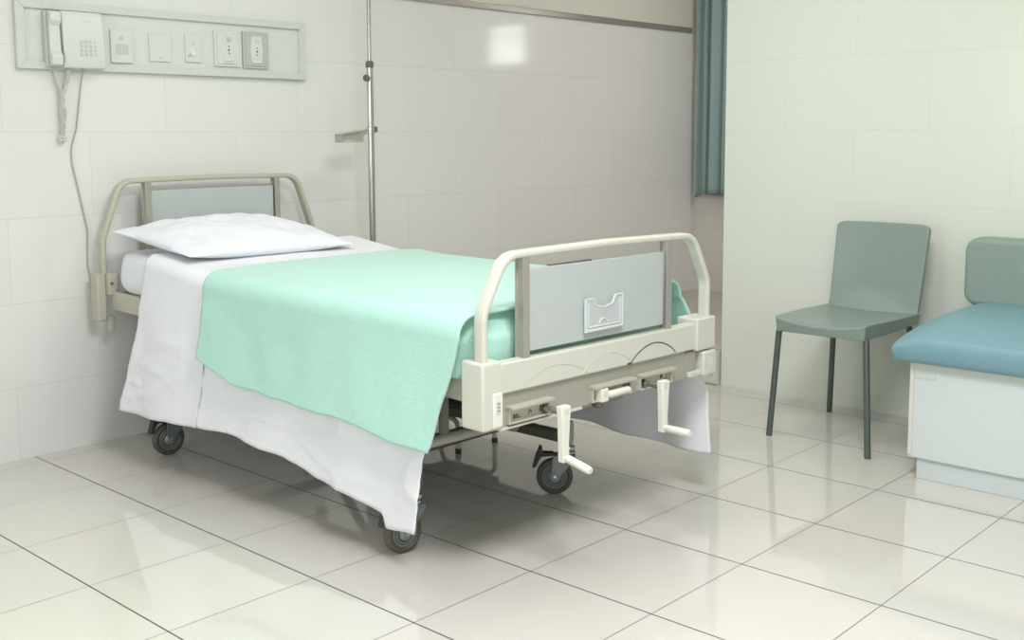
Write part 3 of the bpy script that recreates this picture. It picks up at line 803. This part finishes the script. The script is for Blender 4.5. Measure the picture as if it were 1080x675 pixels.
# ------------------------------------------------------------------ step stool under the bed
st = thing('step_stool', 'low step stool with light tubular legs standing on the floor under the bed', 'stool', (1.69, 1.15, 0))
SH = .165
bm = new(); sweep(bm, [(1.69, .985, SH-.006), (1.69, 1.315, SH-.006)], rrect(.028, .235, .008), b=(1, 0, 0)); link('tread', bm, rubber, st)
for X0 in (1.586, 1.793):
    for Y0 in (.992, 1.305):
        bm = new(); p = fillet([(X0, Y0, .008), (X0, Y0, SH-.03), (X0, 1.1485, SH-.03)], .045, 8); sweep(bm, p, circ(.0095, 14)); lg = link('leg', bm, mat('stool_white_tube', (216, 214, 206), .3), st)
        bm = new(); lathe(bm, [(.012, 0), (.012, .018), (.0095, .02)], (X0, Y0, 0), (0, 0, 1), 16); link('rubber_foot', bm, rubber, lg)

# ------------------------------------------------------------------ chair
ch = thing('side_chair', 'grey green plastic shell chair with dark tapered legs against the pale wall', 'chair', (2.86, 0, 0))
CY = -.005
def seat_top(u, v):   # u: 0 front .. 1 back, v: 0 left(+y) .. 1 right
    x = lerp(2.600, 3.095, u); hw = lerp(.193, .208, sst(0, .5, u))
    V = v*2-1
    e = abs(V)**3
    fx = .018*(1-V*V)*(1-u)
    y = CY + .0 - V*hw
    z = .489 + .024*abs(V)**2.4*(1-.6*u) + .004*u - .004*(1-sst(0, .08, u))
    return Vector((x - fx*.15, y, z))
bm = new()
nu, nv = 36, 30
T = [[bm.verts.new(seat_top(i/(nu-1), j/(nv-1))) for j in range(nv)] for i in range(nu)]
def sk(i, j):
    p = seat_top(i/(nu-1), j/(nv-1)); u = i/(nu-1)
    dpt = lerp(.062, .040, sst(.25, .8, u))
    cx_, cy_ = 2.85, CY
    return Vector((p.x+.006*(1 if i < nu/2 else -1), CY+(p.y-CY)*.97, (.443+.012*u) if (i in (0, nu-1) or j in (0, nv-1)) else min(p.z-.02, .470)))
Bm = [[bm.verts.new(sk(i, j)) for j in range(nv)] for i in range(nu)]
for G, s in ((T, 1), (Bm, -1)):
    for i in range(nu-1):
        for j in range(nv-1):
            f = (G[i][j], G[i+1][j], G[i+1][j+1], G[i][j+1]); bm.faces.new(f if s > 0 else f[::-1])
bd = [(i, 0) for i in range(nu)] + [(nu-1, j) for j in range(1, nv)] + [(i, nv-1) for i in range(nu-2, -1, -1)] + [(0, j) for j in range(nv-2, 0, -1)]
for k in range(len(bd)):
    a, b = bd[k], bd[(k+1) % len(bd)]
    bm.faces.new((T[a[0]][a[1]], T[b[0]][b[1]], Bm[b[0]][b[1]], Bm[a[0]][a[1]]))
link('seat', bm, chair_m, ch, 40, .008)
bm = new()
def bk(u, v):
    z = lerp(.484, .862, u); V = v*2-1
    hw = lerp(.198, .207, u) - .010*sst(.96, 1, u)*abs(V)**8
    x = lerp(3.088, 3.165, u) + .022*(1-V*V)*sst(0, .3, u) + .012*math.exp(-u*14)*(-1)
    return (x, CY-V*hw, z - .008*abs(V)**10*sst(.9, 1, u))
grid(bm, 34, 26, bk)
o = link('backrest', bm, chair_m, ch, 60); solid(o, .020, 0); b_ = o.modifiers.new('bevel', 'BEVEL'); b_.width = .005; b_.segments = 3; b_.limit_method = 'ANGLE'; b_.angle_limit = 1
for (a, b) in (((2.632, CY+.188, .452), (2.627, .216, 0)), ((2.632, CY-.185, .452), (2.585, -.232, 0)), ((3.07, CY+.165, .455), (3.155, .213, 0)), ((3.07, CY-.165, .455), (3.155, -.222, 0))):
    bm = new(); a = Vector(a); b = Vector(b)
    inward = Vector((a.x+(.06 if a.x < 2.9 else -.06), lerp(a.y, CY, .35), a.z+.006))
    P = fillet([tuple(inward), tuple(a), tuple(b + Vector((0, 0, .0)))], .02, 6)
    sweep(bm, P, circ(.0125, 18)); link('leg', bm, chairleg_m, ch)
bm = new(); lathe(bm, [(.010, 0), (.010, .02), (.016, .024), (.016, .034)], (3.29, .238, .486), (-1, 0, 0), 14)
hk = link('wall_hook', bm, steel); tag(hk, 'tiny metal stud on the pale wall beside the grey green chair', 'wall stud')
bm = new(); lathe(bm, [(.005, 0), (.005, .002)], (3.256, .238, .486), (-1, 0, 0), 10); link('screw', bm, ink_m, hk)

# ------------------------------------------------------------------ upholstered bench
bn = thing('upholstered_bench', 'white cabinet bench with blue vinyl seat cushion and grey backrest cushion', 'bench', (2.9, -1.4, 0))
BY = -2.3
bm = new(); box(bm, (2.462, BY, .078), (3.285, -.44, .425)); link('cabinet', bm, bench_m, bn, 30, .003)
bm = new(); box(bm, (2.458, -.4535, .09), (2.4625, -.4395, .424)); link('edge_band', bm, mat('worn_edge_cream', (216, 216, 204), .5), bn, 0)
bm = new(); box(bm, (2.4595, BY, .405), (2.4625, -.44, .425)); link('top_band', bm, mat('band_cream', (212, 218, 208), .5), bn, 0)
bm = new(); box(bm, (2.4595, -.53, .372), (2.4622, -.455, .405)); link('tape_patch', bm, mat('tape_cream', (204, 212, 204), .5), bn, 0)
bm = new(); box(bm, (2.475, BY, 0), (3.285, -.468, .0785)); link('plinth', bm, mat('plinth_white', (204, 212, 212), .4), bn, 30, .002)
def cushion(name, x0, x1, y0, y1, z0, z1, puff, m, par, e=5, axis='z'):
    bm = new(); n = 40
    cx, cy, cz = (x0+x1)/2, (y0+y1)/2, (z0+z1)/2; hx, hy, hz = (x1-x0)/2, (y1-y0)/2, (z1-z0)/2
    bmesh.ops.create_cube(bm, size=2)
    bmesh.ops.subdivide_edges(bm, edges=bm.edges, cuts=20, use_grid_fill=True)
    for v in bm.verts:
        p = v.co.copy()
        l = (abs(p.x)**e+abs(p.y)**e+abs(p.z)**e)**(1/e)
        q = p/l*max(abs(p.x), abs(p.y), abs(p.z))
        v.co = Vector((cx+hx*q.x, cy+hy*q.y, cz+hz*q.z))
        if axis == 'z' and p.z > 0: v.co.z += puff*(1-p.x**2)*(1-p.y**4)*p.z
        if axis == 'x' and p.x < 0: v.co.x -= puff*(1-p.y**2)*(1-p.z**2)
    return link(name, bm, m, par, 70)
def seat_cushion():
    bm = new()
    # section in x-z swept along y, rounded front edge, crowned top
    sec = [(2.445, .428), (2.420, .436), (2.410, .455), (2.402, .500), (2.408, .522), (2.45, .545), (2.52, .565), (2.62, .582), (2.80, .592), (3.0, .590), (3.12, .585), (3.27, .560), (3.285, .50), (3.285, .43)]
    ys = []
    n = 46
    rings = []
    for i in range(n+1):
        t = i/n
        y = lerp(-.388, BY-.02, t)
        k = sst(-.03, .30, t*1.9) if t < .3 else 1
        k = .62+.38*min(1, math.sin(min(1, (t*1.93+.0)/.14)*PI/2)) if t*1.93 < .14 else 1
        ring = []
        for x, z in sec:
            zz = .43 + (z-.43)*(k if z > .46 else 1)
            ring.append(bm.verts.new((x, y, zz)))
        rings.append(ring)
    for A, D in zip(rings, rings[1:]):
        for j in range(len(sec)): bm.faces.new((A[j], A[(j+1) % len(sec)], D[(j+1) % len(sec)], D[j]))
    bm.faces.new(rings[0][::-1]); bm.faces.new(rings[-1])
    bmesh.ops.subdivide_edges(bm, edges=[e for e in bm.edges if e.calc_length() > .06 and abs(e.verts[0].co.y-e.verts[1].co.y) < .001], cuts=2)
    return link('seat_cushion', bm, blue_m, bn, 50, .012)
seat_cushion()
bm = new()
outl = rrect(1.80, .27, .055, 8)
prism(bm, [(a, c) for a, c in outl], 3.02, 3.13, lambda a, c, d: (d, -1.305+a, .700+c))
bko = link('back_cushion', bm, grey_v, bn, 40, .022)
bko.modifiers['bevel'].segments = 6
bm = new(); box(bm, (3.13, -2.18, .46), (3.285, -.45, .80)); link('back_support', bm, grey_v, bn, 30, .01)
